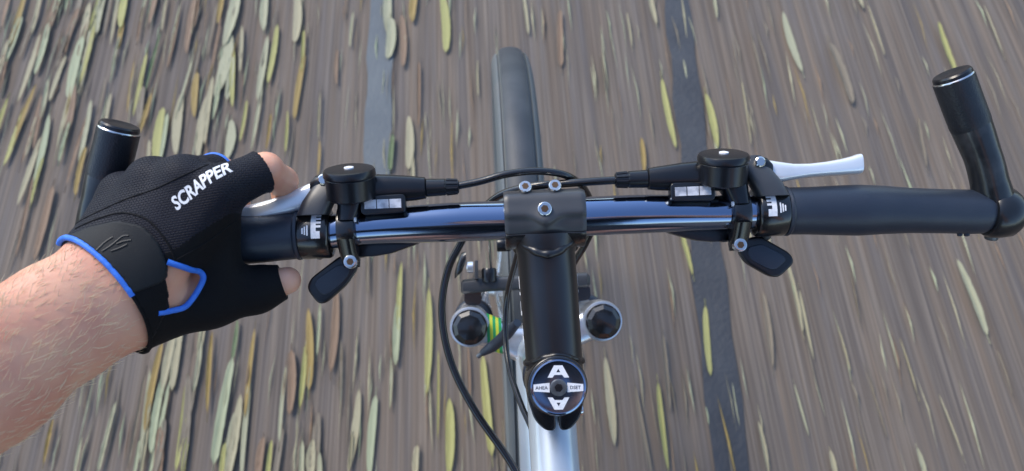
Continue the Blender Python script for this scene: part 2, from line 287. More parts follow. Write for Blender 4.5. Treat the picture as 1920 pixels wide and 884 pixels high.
for i, (x, y, l, w, c) in enumerate(LEAF_DATA):
    k = random.randrange(9)
    if (k, c) not in LEAF_ME: LEAF_ME[(k, c)] = leaf_mesh(k, c)
    o = bpy.data.objects.new('fallen_leaf', LEAF_ME[(k, c)]); col.objects.link(o); l, w = float(l) / 1000, float(w) / 1000
    o.location = (float(x), float(y), 0.006); o.scale = (w * 0.66, l * 1.12, 0.05 * random.uniform(0.6, 1.6)); o.rotation_euler = (random.gauss(0, 0.01), random.gauss(0, 0.05), random.gauss(0, 0.045) + (math.pi if random.random() < 0.5 else 0))
    xx, yy = float(x), float(y); seam_x = 0.325 + 0.058 * yy
    size = ('slender' if w < 0.012 else 'narrow' if w < 0.022 else 'broad') + (' short' if l < 0.115 else ' long' if l > 0.15 else '')
    where = ('beside the dark tar seam' if abs(xx - seam_x) < 0.09 else 'by the faded tar strip' if abs(xx + 0.295) < 0.08 and yy > 0.45 else 'beside the front wheel' if abs(xx) < 0.14
             else 'in the thick drift of leaves' if xx < -0.45 and yy > 0.45 else 'on the road beyond the tar seam' if xx > seam_x else 'on the road between wheel and tar seam' if xx > 0 else 'on the road under the rider\'s arm' if xx < -0.45 else 'on the road left of the wheel')
    tag(o, '%s %s fallen leaf lying %s' % (size, LEAF_COL[c][0], where), 'leaf', 'fallen leaves on the road')

# thin dry grass blades and needles combed along the road by passing wheels, thickest towards the verge
for c, cnt in (('c', 420), ('b', 520), ('p', 420), ('e', 240), ('o', 240), ('g', 160)):
    mb = MB()
    for i in range(cnt):
        y = random.uniform(-0.5, 2.2); x = random.triangular(-1.9, 1.9, -1.5) if random.random() < 0.8 else random.uniform(-1.5, 1.8)
        l = random.uniform(0.05, 0.17); w = random.uniform(0.0007, 0.0024); a = random.gauss(0, 0.035); dx, dy = math.sin(a) * l / 2, math.cos(a) * l / 2; z = random.uniform(0.0052, 0.010); bx = random.uniform(-.003, .003)
        mb.add([(x - dx, y - dy, z - .004), (x - w + bx, y, z), (x + w + bx, y, z), (x + bx, y, z + w), (x + dx, y + dy, z - .004)], [(0, 1, 3), (0, 3, 2), (1, 4, 3), (3, 4, 2)])
    o = mb.build('dry_grass', 'leaf_' + c, None, 60); tag(o, 'thin dry %s grass blades scattered along the road' % LEAF_COL[c][0], 'dry grass', kind='stuff')

# ------------------------------------------------------------------ bicycle
AX = K((0, -60, -640))                                     # front axle
CONTACT = np.array([AX[0] - 0.34 * math.sin(LEAN), AX[1], 0.0])
bike = tag(empty('bicycle', CONTACT), 'silver mountain bike with black handlebar, bar ends and front suspension fork on the road', 'bicycle')

# handlebar
bar_pts = [(-286, -5, 0), (-230, -4.5, 0), (-178, -4, 0), (-145, -2.8, 0), (-116, -0.3, 0), (-60, 0.8, 0), (-28, 0.5, 0), (0, 0, 0), (28, 0.9, 0), (70, 0.8, 0), (118, -0.5, 0), (160, -1.2, 0), (220, -3, 0), (287, -7.2, 0), (305, -9.2, 0)]
bp_ = smooth_path(bar_pts, 6); br = [0.0001 * (127 - 14 * min(1, max(0, (abs(p[0]) - 60) / 60))) for p in bp_]
mb = MB(); tube(mb, [K(p) for p in bp_], br, 40); mb.build('handlebar', 'black_gloss', bike, 40)

def bar_v(u): return float(np.interp(u, [p[0] for p in bar_pts], [p[1] for p in bar_pts]))
def grip(s):
    us = np.linspace(157, 291, 60); pts = []; rr = []; sh = 0 if s > 0 else 14
    kx = [157, 160, 172, 188, 205, 222, 240, 262, 280, 287, 291]; kr = [15.0, 15.4, 15.5, 16.2, 16.7, 15.8, 14.8, 14.5, 14.6, 14.2, 12.6]
    for u in us: pts.append(K((s * (u - sh * (u - 157) / 134), bar_v(s * u), 0))); rr.append(np.interp(u, kx, kr) / 1000)
    mb = MB(); tube(mb, pts, rr, 40); g = mb.build('grip', 'rubber', bike, 50)
    mb = MB(); lathe(mb, K((s * 155.5, bar_v(s * 157), 0)), U * s, [(0, 0.0148), (0.0006, 0.0160), (0.0022, 0.0163), (0.0034, 0.0156)], 40); mb.build('grip_collar', 'rubber', g, 40)
    for k, uu in enumerate((272, 276)):                      # small moulded nubs under the outer end
        if s > 0:
            mb = MB(); lathe(mb, K((uu, bar_v(uu) - 14.2, -1 + k)), -V, [(0, 0.0018), (0.0016, 0.0016), (0.002, 0.0008)], 10); mb.build('grip_nub', 'rubber', g, 40)
grip(1); grip(-1)

def bar_end(s):
    e0 = 302 * s
    e1 = 289 if s > 0 else 274
    mb = MB(); c = K((s * e1, bar_v(s * e1), 0)); ax = unit(U * s - V * 0.05)
    lathe(mb, c, ax, [(0, 0.0125), (0.0005, 0.0150), (0.003, 0.0166), (0.010, 0.0168), (0.016, 0.0160), (0.0195, 0.0135), (0.020, 0.006)], 40)
    b = mb.build('bar_end', 'scuffed', bike, 40)
    b['label'] = 'black bar end pointing forward and inward'
    path = [(296, -4, 0), (290.5, 10, 5), (285.5, 24, 9), (279.5, 38, 12), (273, 52, 15), (267, 65, 18), (261.5, 77, 21)]
    if s < 0: path = [(-286, -4, 0), (-283, 8, 6), (-279, 18, 10), (-274.5, 29, 13), (-269.5, 41, 16), (-264.5, 53, 19), (-260, 64.5, 22)]
    sp = smooth_path(path, 6); t = np.linspace(0, 1, len(sp))
    rr = np.interp(t, [0, 0.2, 0.4, 0.55, 0.6, 1], [13.2, 11.4, 11.2, 12.0, 12.2, 12.2]) / 1000
    mb = MB(); tube(mb, [K(p) for p in sp], rr, 32); mb.build('neck', 'scuffed', b, 50)
    i0 = int(len(sp) * 0.60); mb = MB(); q = sp[i0:]; rq = np.full(len(q), 0.0125); rq[0] = 0.0122
    tube(mb, [K(p) for p in q], rq, 32); mb.build('sleeve', 'leather', b, 50)
    d = unit(K(sp[-1]) - K(sp[-3])); e = K(sp[-1])
    mb = MB(); lathe(mb, e, d, [(-0.002, 0.0124), (0.0004, 0.0124), (0.0010, 0.0120)], 32); mb.build('plug_rim', 'steel', b, 30)
    mb = MB(); lathe(mb, e, d, [(0.0008, 0.0119), (0.0030, 0.0117), (0.0040, 0.0108), (0.0041, 0.008), (0.0036, 0.0068), (0.0036, 0.001)], 32); mb.build('end_plug', 'plastic', b, 30)
    hexbolt('clamp_bolt', b, K((s * (e1 + 8), bar_v(s * 297) - 14, -7)), unit(-V * 0.9 - W * 0.4), 0.0042, 0.003, 'grey_bolt')
bar_end(1); bar_end(-1)

# stem
st = None
def stem():
    def centre(v): return -0.03 * v                         # the stem axis drifts a touch to the right
    vv = [-10, -16, -22, -40, -60, -80, -92, -103]; secs = []
    for v in vv:
        ha = np.interp(v, [-103, -80, -22, -14], [18.0, 18.3, 18.8, 21.0]) / 1000
        secs.append((K((centre(v) - 0.2, v, -1)), U, ha, W, ha * 0.98))
    mb = MB(); sweep(mb, secs, 40, 2.15)
    s = mb.build('stem', 'black_anodised', bike, 50)
    mb = MB()                                               # rear half of the bar clamp
    prof = [(a, 18.6) for a in np.linspace(122, 300, 22)]
    v = []; f = []; n = len(prof); us = np.linspace(-25.4, 25.4, 13)
    for u in us:
        for a, r in prof: v.append(K((u, r * math.cos(R(a)), r * math.sin(R(a)))))
        for a, r in prof: v.append(K((u, 12.8 * math.cos(R(a)), 12.8 * math.sin(R(a)))))
    m2 = 2 * n
    for i in range(len(us) - 1):
        for k in range(n - 1):
            f.append((i * m2 + k, i * m2 + k + 1, (i + 1) * m2 + k + 1, (i + 1) * m2 + k)); f.append((i * m2 + n + k, (i + 1) * m2 + n + k, (i + 1) * m2 + n + k + 1, i * m2 + n + k + 1))
        for k in (0, n - 1): f.append((i * m2 + k, (i + 1) * m2 + k, (i + 1) * m2 + n + k, i * m2 + n + k))
    for i in (0, len(us) - 1):
        for k in range(n - 1): f.append((i * m2 + k, i * m2 + k + 1, i * m2 + n + k + 1, i * m2 + n + k))
    mb.add(v, f).build('clamp_back', 'black_satin', s, 40, bevel=0.0006)
    mb = MB(); v = []; f = []                               # faceplate over the bar with a raised boss for its bolt
    us = np.linspace(-25.6, 25.6, 61); ph = np.linspace(-40, 121, 56)
    for u in us:
        for a in ph:
            edge = 3.0 * math.exp(-(u / 9.0) ** 2)          # the boss dips the rear edge
            aa = a + (edge * 1.6 if a > 60 else 0) * (a - 60) / 60
            flat = 19.2
            g = math.exp(-(u / 7.5) ** 2)
            top = 0.5 - 0.5 * math.tanh((aa - (88 + 14 * g)) / 4.0)
            r = 17.6 + 2.4 * top * (1 if aa > 30 else 0.6 + 0.4 * max(0, aa) / 30) + 2.6 * g * math.exp(-((aa - 104) / 22) ** 2)
            end = max(0, (abs(u) - 22.5) / 3.1); r -= 0.9 * end * end
            r += 2.2 * math.exp(-((aa - 47) / 15) ** 2)
            v.append(K((u, r * math.cos(R(aa)), r * math.sin(R(aa)))))
    n1 = len(v)
    for u in us:
        for a in ph:
            edge = 3.0 * math.exp(-(u / 9.0) ** 2); aa = a + (edge * 1.6 if a > 60 else 0) * (a - 60) / 60
            v.append(K((u, 12.9 * math.cos(R(aa)), 12.9 * math.sin(R(aa)))))
    m2 = len(ph)
    for i in range(len(us) - 1):
        for k in range(m2 - 1):
            q = (i * m2 + k, i * m2 + k + 1, (i + 1) * m2 + k + 1, (i + 1) * m2 + k); f.append(q); f.append(tuple(n1 + x for x in q[::-1]))
        for k in (0, m2 - 1): f.append((i * m2 + k, (i + 1) * m2 + k, n1 + (i + 1) * m2 + k, n1 + i * m2 + k))
    for i in (0, len(us) - 1):
        for k in range(m2 - 1): f.append((i * m2 + k, i * m2 + k + 1, n1 + i * m2 + k + 1, n1 + i * m2 + k))
    mb.add(v, f).build('faceplate', 'grey_clamp', s, 38)
    hexbolt('faceplate_bolt', s, K((-0.6, 5.2, 18.2)), unit(W + 0.05 * V), 0.0046, 0.0042)
    for u in (-11.7, 7.0): hexbolt('faceplate_bolt', s, K((u, 19.0, 10.5)), unit(W * 0.9 + 0.3 * V), 0.0042, 0.0052)
    for vv0, rr, k0, hgt in ((-20.5, 18.7, 1, 2.6), (-86.0, 18.1, -1, 1.7)):       # rippled weld beads round the tube
        pts = []; rad = []
        for k in range(121):
            a = R(-40 + 260 * k / 120); ca = abs(math.cos(a)) ** 2
            pts.append(K((centre(vv0) + rr * math.cos(a), vv0 + 2.2 * math.sin(3 * a) * (k0 > 0) + (3.5 if k0 > 0 else -6.0) * ca, -1 + rr * 0.97 * math.sin(a)))); rad.append((hgt + 0.22 * math.sin(k * 0.55) + 0.3 * math.sin(k * 0.13)) / 1000)
        mb = MB(); tube(mb, pts, rad, 14); mb.build('weld_bead', 'black_anodised', s, 70)
    # steerer clamp with its split ears at the back
    c0 = K((2.4, -104, 0))
    mb = MB(); lathe(mb, c0, W, [(-0.024, 0.0180), (-0.0235, 0.0188), (-0.020, 0.0192), (0.019, 0.0188), (0.0205, 0.0183), (0.021, 0.0176)], 48); mb.build('steerer_clamp', 'black_satin', s, 40)
    for sg in (-1, 1):
        f_ = lambda x: 2.4 + sg * x
        poly = rounded([(f_(1.1), -112), (f_(1.1), -134.5), (f_(8), -134.0), (f_(14.5), -127), (f_(18.2), -114), (f_(18.4), -106)], 3.5, 5)
        mb = MB(); prism(mb, poly, -23.5, 6); mb.build('clamp_ear', 'black_satin', s, 40, bevel=0.0016)
    hexbolt('clamp_bolt', s, K((17.0, -123.5, -4)), U, 0.0038, 0.003)
    # worn pale print down both flanks of the stem
    for sg in (-1, 1):
        for v0, v1, a0, a1 in ((-36, -44, 5, 12), (-46, -48, 2, 13), (-52, -60, 4, 9), (-58, -61, 2, 14), (-66, -75, 3, 8), (-74, -77, 2, 13)):
            rr = 19.0; vv_ = []
            for a in (a0, (a0 + a1) / 2, a1):
                aa = R(90 - sg * (90 - a))
                for v_ in (v0, v1): vv_.append(K((centre(v_) - 0.2 + rr * math.cos(aa), v_, -1 + rr * 0.985 * math.sin(aa))))
            mb = MB(); mb.add(vv_, [(0, 1, 3, 2), (2, 3, 5, 4)]); mb.build('flank_print', 'white_print', s, None)
    return s
stem()
def stem_cap():
    c = K((2.6, -104.3, 21)); n = unit(W)
    mb = MB(); lathe(mb, c, n, [(0, 0.0168), (0.0005, 0.0174), (0.0022, 0.0174), (0.0032, 0.0169), (0.0036, 0.0160), (0.0034, 0.0152), (0.0038, 0.0060), (0.0038, 0.001)], 56)
    cap = mb.build('stem_cap', 'black_gloss', bike, 28); cap['label'] = 'round black top cap with white letters and a grey bolt'
    zt = 21 + 3.95
    def pr(name, verts2, faces, m, z=zt):
        mb = MB(); mb.add([K((2.6 + x * 0.99875 + y * 0.035, -104.3 + y - x * 0.035, z)) for x, y in verts2], faces); mb.build(name, m, cap, None)
    for sg in (1, -1):                                       # a wide A with a flat top, and its mirror below
        A = [(-6.6, 6.0), (-2.6, 13.4), (2.6, 13.4), (6.6, 6.0), (3.6, 6.0), (2.4, 7.6), (-2.4, 7.6), (-3.6, 6.0)]
        H = [(-1.2, 9.2), (0, 11.4), (1.2, 9.2)]
        ring = [A[0], A[1], A[2], A[3], A[4], A[5], A[6], A[7]]
        pts = [(x, y * sg) for x, y in ring + H]
        fc = [(0, 1, 8, 6, 7), (1, 2, 9), (1, 9, 8), (2, 3, 4, 5, 10), (2, 10, 9), (6, 8, 10, 5)]
        pr('letter_a', pts, [q[::sg] for q in fc], 'white_print')
    for sg, tx in ((-1, 'AHEA'), (1, 'DSET')):
        q = [(sg * 5.4, 2.9), (sg * 15.2, 1.9), (sg * 15.2, -2.3), (sg * 5.4, -2.9)]
        pr('side_label', q, [(0, 1, 2, 3)[::-sg]], 'white_print')
        bm = text_mesh(tx, 2.9, bold=0.03); bmesh.ops.triangulate(bm, faces=bm.faces); bm.verts.index_update()
        pr('side_lettering', [(sg * 10.3 + x.co.x, x.co.y - 0.2) for x in bm.verts], [tuple(y.index for y in fc.verts) for fc in bm.faces], 'dark_print', zt + 0.12); bm.free()
    hexbolt('cap_bolt', cap, K((2.6, -104.3, 24.6)), n, 0.0052, 0.0018, 'grey_bolt', False)
    mb = MB(); lathe(mb, K((2.6, -104.3, 26.1)), n, [(0, 0.0026), (0.00045, 0.0026)], 6); mb.build('hex_socket', 'black_satin', cap, 30)
stem_cap()

# shifters and brake levers
def shifter(s, pu, lev):
    p = empty('shifter', (0, 0, 0)); p.parent = bike; q = lambda u, v, w: K((s * u, v, w))
    mb = MB(); ax = unit(V * 0.93 + W * 0.36)                # indicator drum, its lid facing forward and up
    c = q(pu, 33, 20)
    lathe(mb, c, ax, [(-0.0165, 0.0140), (-0.0155, 0.0152), (-0.003, 0.0156), (-0.0022, 0.0150)], 40); mb.build('drum', 'plastic', p, 35)
    mb = MB(); lathe(mb, c, ax, [(-0.0024, 0.0154), (-0.0018, 0.0162), (0.0006, 0.0162), (0.0022, 0.0152), (0.0028, 0.0130), (0.0026, 0.003), (0.0026, 0.0005)], 40); lid = mb.build('drum_lid', 'plastic', p, 35)
    mb = MB(); lathe(mb, c + ax * 0.0026, ax, [(0, 0.0030), (0.0008, 0.0030), (0.0011, 0.0020)], 14); mb.build('lid_screw', 'white_print', lid, 30)
    mb = MB(); secs = []                                     # cable outlet running to the middle
    for u, v, ha, hb in ((pu + 2, 22, 9, 10), (pu - 10, 23.5, 9.5, 10), (pu - 24, 23.2, 9.0, 9), (pu - 40, 22.8, 7.6, 7.6), (pu - 45.5, 22.8, 6.8, 6.8), (pu - 46.2, 22.8, 5.5, 5.5)):
        secs.append((q(u, v, 7), V, ha / 1000, W, hb / 1000))
    sweep(mb, secs, 28, 2.6); mb.build('cable_outlet', 'plastic', p, 40)
    mb = MB(); prof = []
    lathe(mb, q(pu - 46, 22.9, 7), -U * s, [(0, 0.0050), (0.0005, 0.0058), (0.012, 0.0054), (0.0125, 0.0049), (0.0205, 0.0044), (0.021, 0.0034)], 28); bar = mb.build('barrel_adjuster', 'plastic', p, 35)
    for k in range(10):
        a = 2 * math.pi * k / 10; d = V * math.cos(a) + W * math.sin(a); c1 = q(pu - 59, 22.9, 7) + d * 0.0048; c2 = q(pu - 66, 22.9, 7) + d * 0.0044
        mb = MB(); tube(mb, [c1, c2], [0.0008, 0.0007], 6); mb.build('adjuster_rib', 'plastic', bar, 60)
    # gear window
    o = pu - 6.5; mb = MB(); box = rounded([(s * (o - 27), 18.8), (s * (o + 1), 18.4), (s * (o + 1), 6.6), (s * (o - 27), 7.4)], 3)
    prism(mb, box, 8, 16.5); win = mb.build('gear_window', 'plastic', p, 40, bevel=0.0012)
    for k in range(3):
        a0, a1 = o - 24.4 + k * 7.8, o - 24.4 + k * 7.8 + 7.2
        mb = MB(); prism(mb, [(s * a0, 15.8), (s * a1, 15.8), (s * a1, 10.2), (s * a0, 10.2)], 16.2, 16.9); mb.build('pane', 'window', win, None)
    # clamp band, its bolt and the two levers
    b0 = 119.5; mb = MB(); lathe(mb, q(b0, bar_v(s * 124), 0), U * s, [(0, 0.0135), (0.0006, 0.0150), (0.0022, 0.0156), (0.010, 0.0156), (0.0116, 0.0150), (0.012, 0.0135)], 44); cb = mb.build('clamp_band', 'black_satin', p, 40)
    mb = MB(); sweep(mb, [(q(125.5, -8, 8), U, .006, W, .009), (q(125, -16, 4), U, .006, W, .008), (q(124.3, -21, 2.5), U, .0058, W, .0065), (q(124, -25.5, 2), U, .005, W, .0045)], 20, 2.8); mb.build('clamp_lug', 'black_satin', p, 45)
    hexbolt('clamp_bolt', p, q(123.6, -22.0, 8.2), unit(W), 0.0044, 0.0026)
    mb = MB(); sweep(mb, [(q(pu + 3, 25, 6), U, .014, W, .012), (q(122, 14, 7), U, .0085, W, .010), (q(124.5, 4, 9), U, .006, W, .008)], 24, 3); mb.build('body', 'plastic', p, 45)
    mb = MB(); lathe(mb, q(118.2, 4, 14.6), U * s, [(0, 0.0016), (0.0012, 0.0016)], 10); mb.build('index_mark', 'white_print', p, None)
    poly = rounded([(s * a, b) for a, b in lev], 4.0, 5); mb = MB(); prism(mb, poly, -11, -4); paddle = mb.build('thumb_lever', 'plastic', p, 40, bevel=0.0016)
    cx = sum(a for a, b in lev) / len(lev); cy = sum(b for a, b in lev) / len(lev)
    inner = rounded([(s * (cx + (a - cx) * 0.70), cy + (b - cy) * 0.62) for a, b in lev], 3.0, 5); mb = MB(); prism(mb, inner, -4.6, -3.1); mb.build('thumb_pad', 'rubber', paddle, 40, bevel=0.0006)
    rel = rounded([(s * 122, -8), (s * 122, -18.5), (s * 112, -19.0), (s * 100, -17.5), (s * 82, -11.8), (s * 77, -8)], 2.5); mb = MB(); prism(mb, rel, -13, -5); mb.build('release_lever', 'plastic', p, 40, bevel=0.0015)
    base = rounded([(s * 134, -4), (s * 134, -16), (s * 120, -20), (s * 108, -14), (s * 104, -4)], 4); mb = MB(); prism(mb, base, -19, -12); mb.build('base_plate', 'plastic', p, 40, bevel=0.0012)
    return p
shifter(1, 113.0, [(128, -19), (141, -16), (161, -28.5), (163.5, -35), (153, -44), (147, -43.5), (131, -33.5), (127, -26)])
shifter(-1, 120.5, [(122, -19), (132, -17), (152.5, -31.5), (155, -38), (148, -48), (143, -48), (129, -36.5), (122, -27)])

def brake(s):
    p = empty('brake_lever', (0, 0, 0)); p.parent = bike; q = lambda u, v, w: K((s * u, v, w))
    mb = MB(); c = q(136.0, bar_v(s * 146), 0)
    lathe(mb, c, U * s, [(0, 0.0140), (0.0006, 0.0154), (0.002, 0.0162), (0.0186, 0.0162), (0.0198, 0.0156), (0.0202, 0.0142)], 48); band = mb.build('clamp', 'black_satin', p, 40)
    mb = MB()                                                # perch reaching forward to the pivot
    secs = [(q(146, 8, 10), U, .0098, W, .0085), (q(142, 17, 9), U, .0100, W, .0085), (q(137, 25, 7), U, .0098, W, .0075), (q(135, 31, 5.5), U, .0085, W, .0060), (q(135, 35, 5), U, .0060, W, .0045)]
    sweep(mb, secs, 26, 3.2); mb.build('perch', 'grey_clamp', p, 45)
    mb = MB(); sweep(mb, [(q(137, 29, 8), V, .0055, W, .0055), (q(143.5, 28, 8), V, .0052, W, .0050), (q(147, 26.5, 8), V, .003, W, .0035)], 20, 2.6); mb.build('pivot_cover', 'plastic', p, 45)
    mb = MB(); secs = []                                     # the blade
    for u, v, hv, w, hw in ((136, 28, 3.0, 2, 5), (141, 26.6, 6.0, 2, 6.2), (146, 25.0, 7.2, 2, 7), (153, 24.0, 6.8, 2, 7.5), (162, 23.9, 5.2, 1.5, 8), (173, 24.4, 4.4, 1, 8), (184, 25.0, 4.6, 1, 8), (194, 25.8, 5.2, 0.5, 8), (201, 26.6, 5.8, 0.5, 7.8), (205.5, 27.3, 6.5, 0.5, 7.6), (207.2, 27.5, 6.5, 0.5, 7.4), (207.8, 27.5, 5.8, 0.5, 6.6)):
        if s < 0: v -= 0.30 * max(0, u - 139); hv *= 1.0 + 0.35 * min(1, max(0, (u - 150) / 10))   # squeezed towards the bar
        secs.append((q(u, v, w), V, hv / 1000, W, hw / 1000))
    sweep(mb, secs, 30, 3.4); mb.build('blade', 'bright_alloy', p, 45)
    # print on the clamp, following its curve: a comb-like mark and two short lines
    def mark(u0, u1, a0, a1):
        v = []; rr = 16.35; n = 6; b0 = bar_v(s * 146)
        for t in np.linspace(a0, a1, n):
            for u in (u0, u1): v.append(q(u, b0 + rr * math.cos(R(t)), rr * math.sin(R(t))))
        mb = MB(); mb.add(v, [(2 * i, 2 * i + 1, 2 * i + 3, 2 * i + 2) for i in range(n - 1)]); return mb
    mm = mark(143.2, 146.4, 48, 104)
    for k in range(4):
        e = mark(140.2, 143.2, 48 + k * 9, 53 + k * 9); mm.add(e.v, e.f)
    e = mark(140.8, 143.2, 88, 104); mm.add(e.v, e.f)
    mm.build('printed_mark', 'white_print', band, None)
    for k in range(3):
        e = mark(148.2 + k * 1.5, 149.1 + k * 1.5, 74 + 3 * k, 97 - 2 * k); e.build('printed_line', 'white_print', band, None)
    hexbolt('clamp_bolt', p, q(146, -15.5, -6), unit(-V * 0.6 - W * 0.7), 0.0036, 0.0025, 'grey_bolt')
    mb = MB(); lathe(mb, q(138, 30, 10.5), W, [(0, 0.0034), (0.004, 0.0034), (0.0046, 0.0026)], 18); mb.build('pivot_bolt', 'steel', p, 35)
brake(1); brake(-1)

# cables
def cable(pts, r=0.0024):
    sp = smooth_path(pts, 10); mb = MB(); tube(mb, [K(p) for p in sp], r, 14); return mb.build('cable', 'black_satin', bike, 60)
cable([(-57, 22.9, 7), (-40, 25.5, 8), (-23, 29.3, 9), (-4, 30.6, 8), (14, 28, 4), (26, 22, -8), (34, 12, -25), (37, -2, -40), (32, -16, -52), (24, -30, -66), (16, -52, -90), (10, -70, -130)])
cable([(50, 22.9, 7), (30, 22.6, 6), (12, 22.4, 3), (-8, 22, -4), (-28, 18, -16), (-44, 6, -30), (-55.4, -11, -40), (-66, -31, -42), (-71, -60, -42), (-66, -93.5, -42), (-51, -127, -40), (-25, -168, -36), (-4, -215, -20), (0, -270, 2)], 0.0026)
cable([(-6, 14, -32), (-16, -20, -60), (-24, -50, -92), (-27, -80, -96), (-25, -106, -84), (-18, -130, -72), (-10, -152, -62), (-6, -190, -48)], 0.0022)

# frame
def frame_tubes():
    mb = MB(); lathe(mb, K((2.6, -104, -26)), W, [(-0.140, 0.0175), (-0.138, 0.0195), (-0.120, 0.0198), (-0.024, 0.0192), (-0.008, 0.0190), (-0.007, 0.0176), (0.0, 0.0174)], 44)
    fr = mb.build('head_tube', 'silver_paint', bike, 40)
    mb = MB(); lathe(mb, K((2.6, -104, -34)), W, [(0, 0.0170), (0.0008, 0.0200), (0.0085, 0.0200), (0.0092, 0.0186)], 40); mb.build('headset_cup', 'black_satin', bike, 40)
    def tb(name, a, b, r0, r1):
        p = [K(a) * (1 - t) + K(b) * t for t in np.linspace(0, 1, 12)]; mb = MB(); tube(mb, p, np.linspace(r0, r1, 12), 36); return mb.build(name, 'silver_paint', bike, 60)
    tb('top_tube', (2.6, -104, -62), (1.0, -610, 150), 0.0168, 0.0150)
    tb('down_tube', (2.0, -104, -140), (-2, -610, -150), 0.021, 0.019)
    tb('seat_tube', (1.0, -640, 250), (-2, -606, -160), 0.0155, 0.0165)
frame_tubes()

# suspension fork
def fork():
    mb = MB(); c = K((2.6, -101, -222)); secs = []
    for u, v, w, hv, hw in ((-57, -81, -206, 15.5, 8), (-46, -84, -207, 15.2, 9), (-33, -90, -208, 14.5, 10), (-18, -98, -209, 16, 12), (2, -103, -209, 19, 13), (22, -98, -209, 16, 12), (37, -90, -208, 14.5, 10), (50, -84, -207, 15.2, 9), (61, -81, -206, 15.5, 8)):
        secs.append((K((u, v, w)), V, hv / 1000, W, hw / 1000))
    sweep(mb, secs, 28, 3); f = mb.build('fork_crown', 'alloy', bike, 45)
    for u in (-57, 61):
        mb = MB(); lathe(mb, K((u, -81, -222)), W, [(-0.010, 0.0170), (-0.009, 0.0180), (0.022, 0.0183), (0.0245, 0.0176), (0.0250, 0.0160)], 44); cr = mb.build('leg_clamp', 'alloy', f, 35)
        mb = MB(); n = 8; ax = unit(W)                        # faceted preload knob with a domed top
        lathe(mb, K((u, -81, -199)), ax, [(0, 0.0150), (0.0008, 0.0157), (0.008, 0.0155)], 40)
        lathe(mb, K((u, -81, -191)), ax, [(0, 0.0155), (0.0020, 0.0148), (0.0046, 0.0112), (0.0058, 0.0062), (0.0062, 0.001)], 9); mb.build('preload_knob', 'black_satin', f, 12)
        mb = MB(); tube(mb, [K((u, -81, -225)), K((u, -81, -345))], 0.0140, 28); mb.build('stanchion', 'alloy', f, 50)
        mb = MB(); a = K((u, -81, -335)); b = AX + U * (u - 2) / 1000 * 1.02 + V * 0.002; mb2 = [a * (1 - t) + b * t for t in np.linspace(0, 1, 10)]
        tube(mb, mb2, [0.0205, 0.0198, 0.019, 0.0185, 0.018, 0.0175, 0.017, 0.0165, 0.016, 0.015], 30); mb.build('lower_leg', 'black_satin', f, 50)
        mb = MB(); lathe(mb, K((u, -81, -333)), W, [(-0.002, 0.0200), (0.004, 0.0205), (0.008, 0.0190), (0.010, 0.0160)], 36); mb.build('dust_seal', 'rubber', f, 40)
    for k in range(5):                                        # sticky tape wound round the left arm of the crown
        u = -42 + k * 2.6; secs = []
        v0 = np.interp(u, [-46, -33], [-84, -90])
        for du in (0, 2.6): secs.append((K((u + du, v0 - du * 0.46, -207.5)), V, .0160, W, .0106))
        mb = MB(); sweep(mb, secs, 26, 3); mb.build('tape', 'tape_green' if k % 2 == 0 else 'tape_yellow', f, 40)
    mb = MB(); p = smooth_path([(-16, -76, -150), (-25, -86, -168), (-35, -96, -184), (-47, -104, -192)], 6); t = np.linspace(0, 1, len(p)); tube(mb, [K(x) for x in p], np.interp(t, [0, .3, .8, 1], [.0035, .0052, .0048, .0030]), 16); mb.build('cable_boot', 'rubber', f, 50)
    mb = MB(); tube(mb, [K((-47, -104, -192)), K((-51, -107, -194))], 0.0022, 10); mb.build('cable_tip', 'grey_bolt', f, 40)
fork()

# rim brake above the tyre
def rim_brake():
    br = empty('rim_brake', (0, 0, 0)); br.parent = bike
    mb = MB(); sweep(mb, [(K((-64, -46, -215)), V, .0045, W, .008), (K((-62, -45.5, -213)), V, .0065, W, .010), (K((-40, -44, -212)), V, .0068, W, .010), (K((-10, -44, -212)), V, .0066, W, .010), (K((20, -44, -212)), V, .0066, W, .010), (K((50, -44, -213)), V, .0068, W, .010), (K((53, -44.5, -214)), V, .0045, W, .008)], 24, 4); mb.build('brake_bridge', 'grey_clamp', br, 40)
    for u in (-54, 47):
        mb = MB(); sweep(mb, [(K((u, -56, -225)), U, .008, V, .0075), (K((u + (3 if u < 0 else -3), -50, -270)), U, .0078, V, .007), (K((u + (7 if u < 0 else -7), -40, -330)), U, .009, V, .009)], 22, 3); mb.build('brake_arm', 'black_satin', br, 45)
    mb = MB(); lathe(mb, K((-38, -42, -203)), V, [(0, 0.0062), (0.0012, 0.0068), (0.011, 0.0068), (0.0125, 0.0058)], 28); mb.build('cable_anchor', 'plastic', br, 35)
    mb = MB(); prism(mb, rounded([(-51, -39), (-48, -39), (-47.4, -22), (-50.4, -22)], 1), -208, -197); mb.build('anchor_plate', 'grey_clamp', br, 40, bevel=0.0006)
    mb = MB(); lathe(mb, K((-52, -28, -201)), -U, [(0, 0.0052), (0.005, 0.0052), (0.006, 0.0044)], 24); mb.build('alloy_nut', 'alloy', br, 35)
    mb = MB(); sweep(mb, [(K((-58, -18, -200)), V, .004, W, .005), (K((-62, -23, -201)), V, .0085, W, .006), (K((-66, -29, -203)), V, .006, W, .006), (K((-69, -35, -205)), V, .003, W, .004)], 20, 2.6); mb.build('noodle_lever', 'black_satin', br, 45)
    mb = MB(); p = smooth_path([(-36, -30, -200), (-36.5, -16, -175), (-35, 4, -130), (-26, 14, -90), (-10, 18, -50)], 8); tube(mb, [K(x) for x in p], 0.0010, 10); mb.build('brake_wire', 'steel', br, 60)
    mb = MB(); lathe(mb, K((-30, -8, -228)), U, [(0, .006), (.001, .0068), (.012, .0068), (.013, .006)], 22); mb.build('pad_holder', 'plastic', br, 40)
rim_brake()

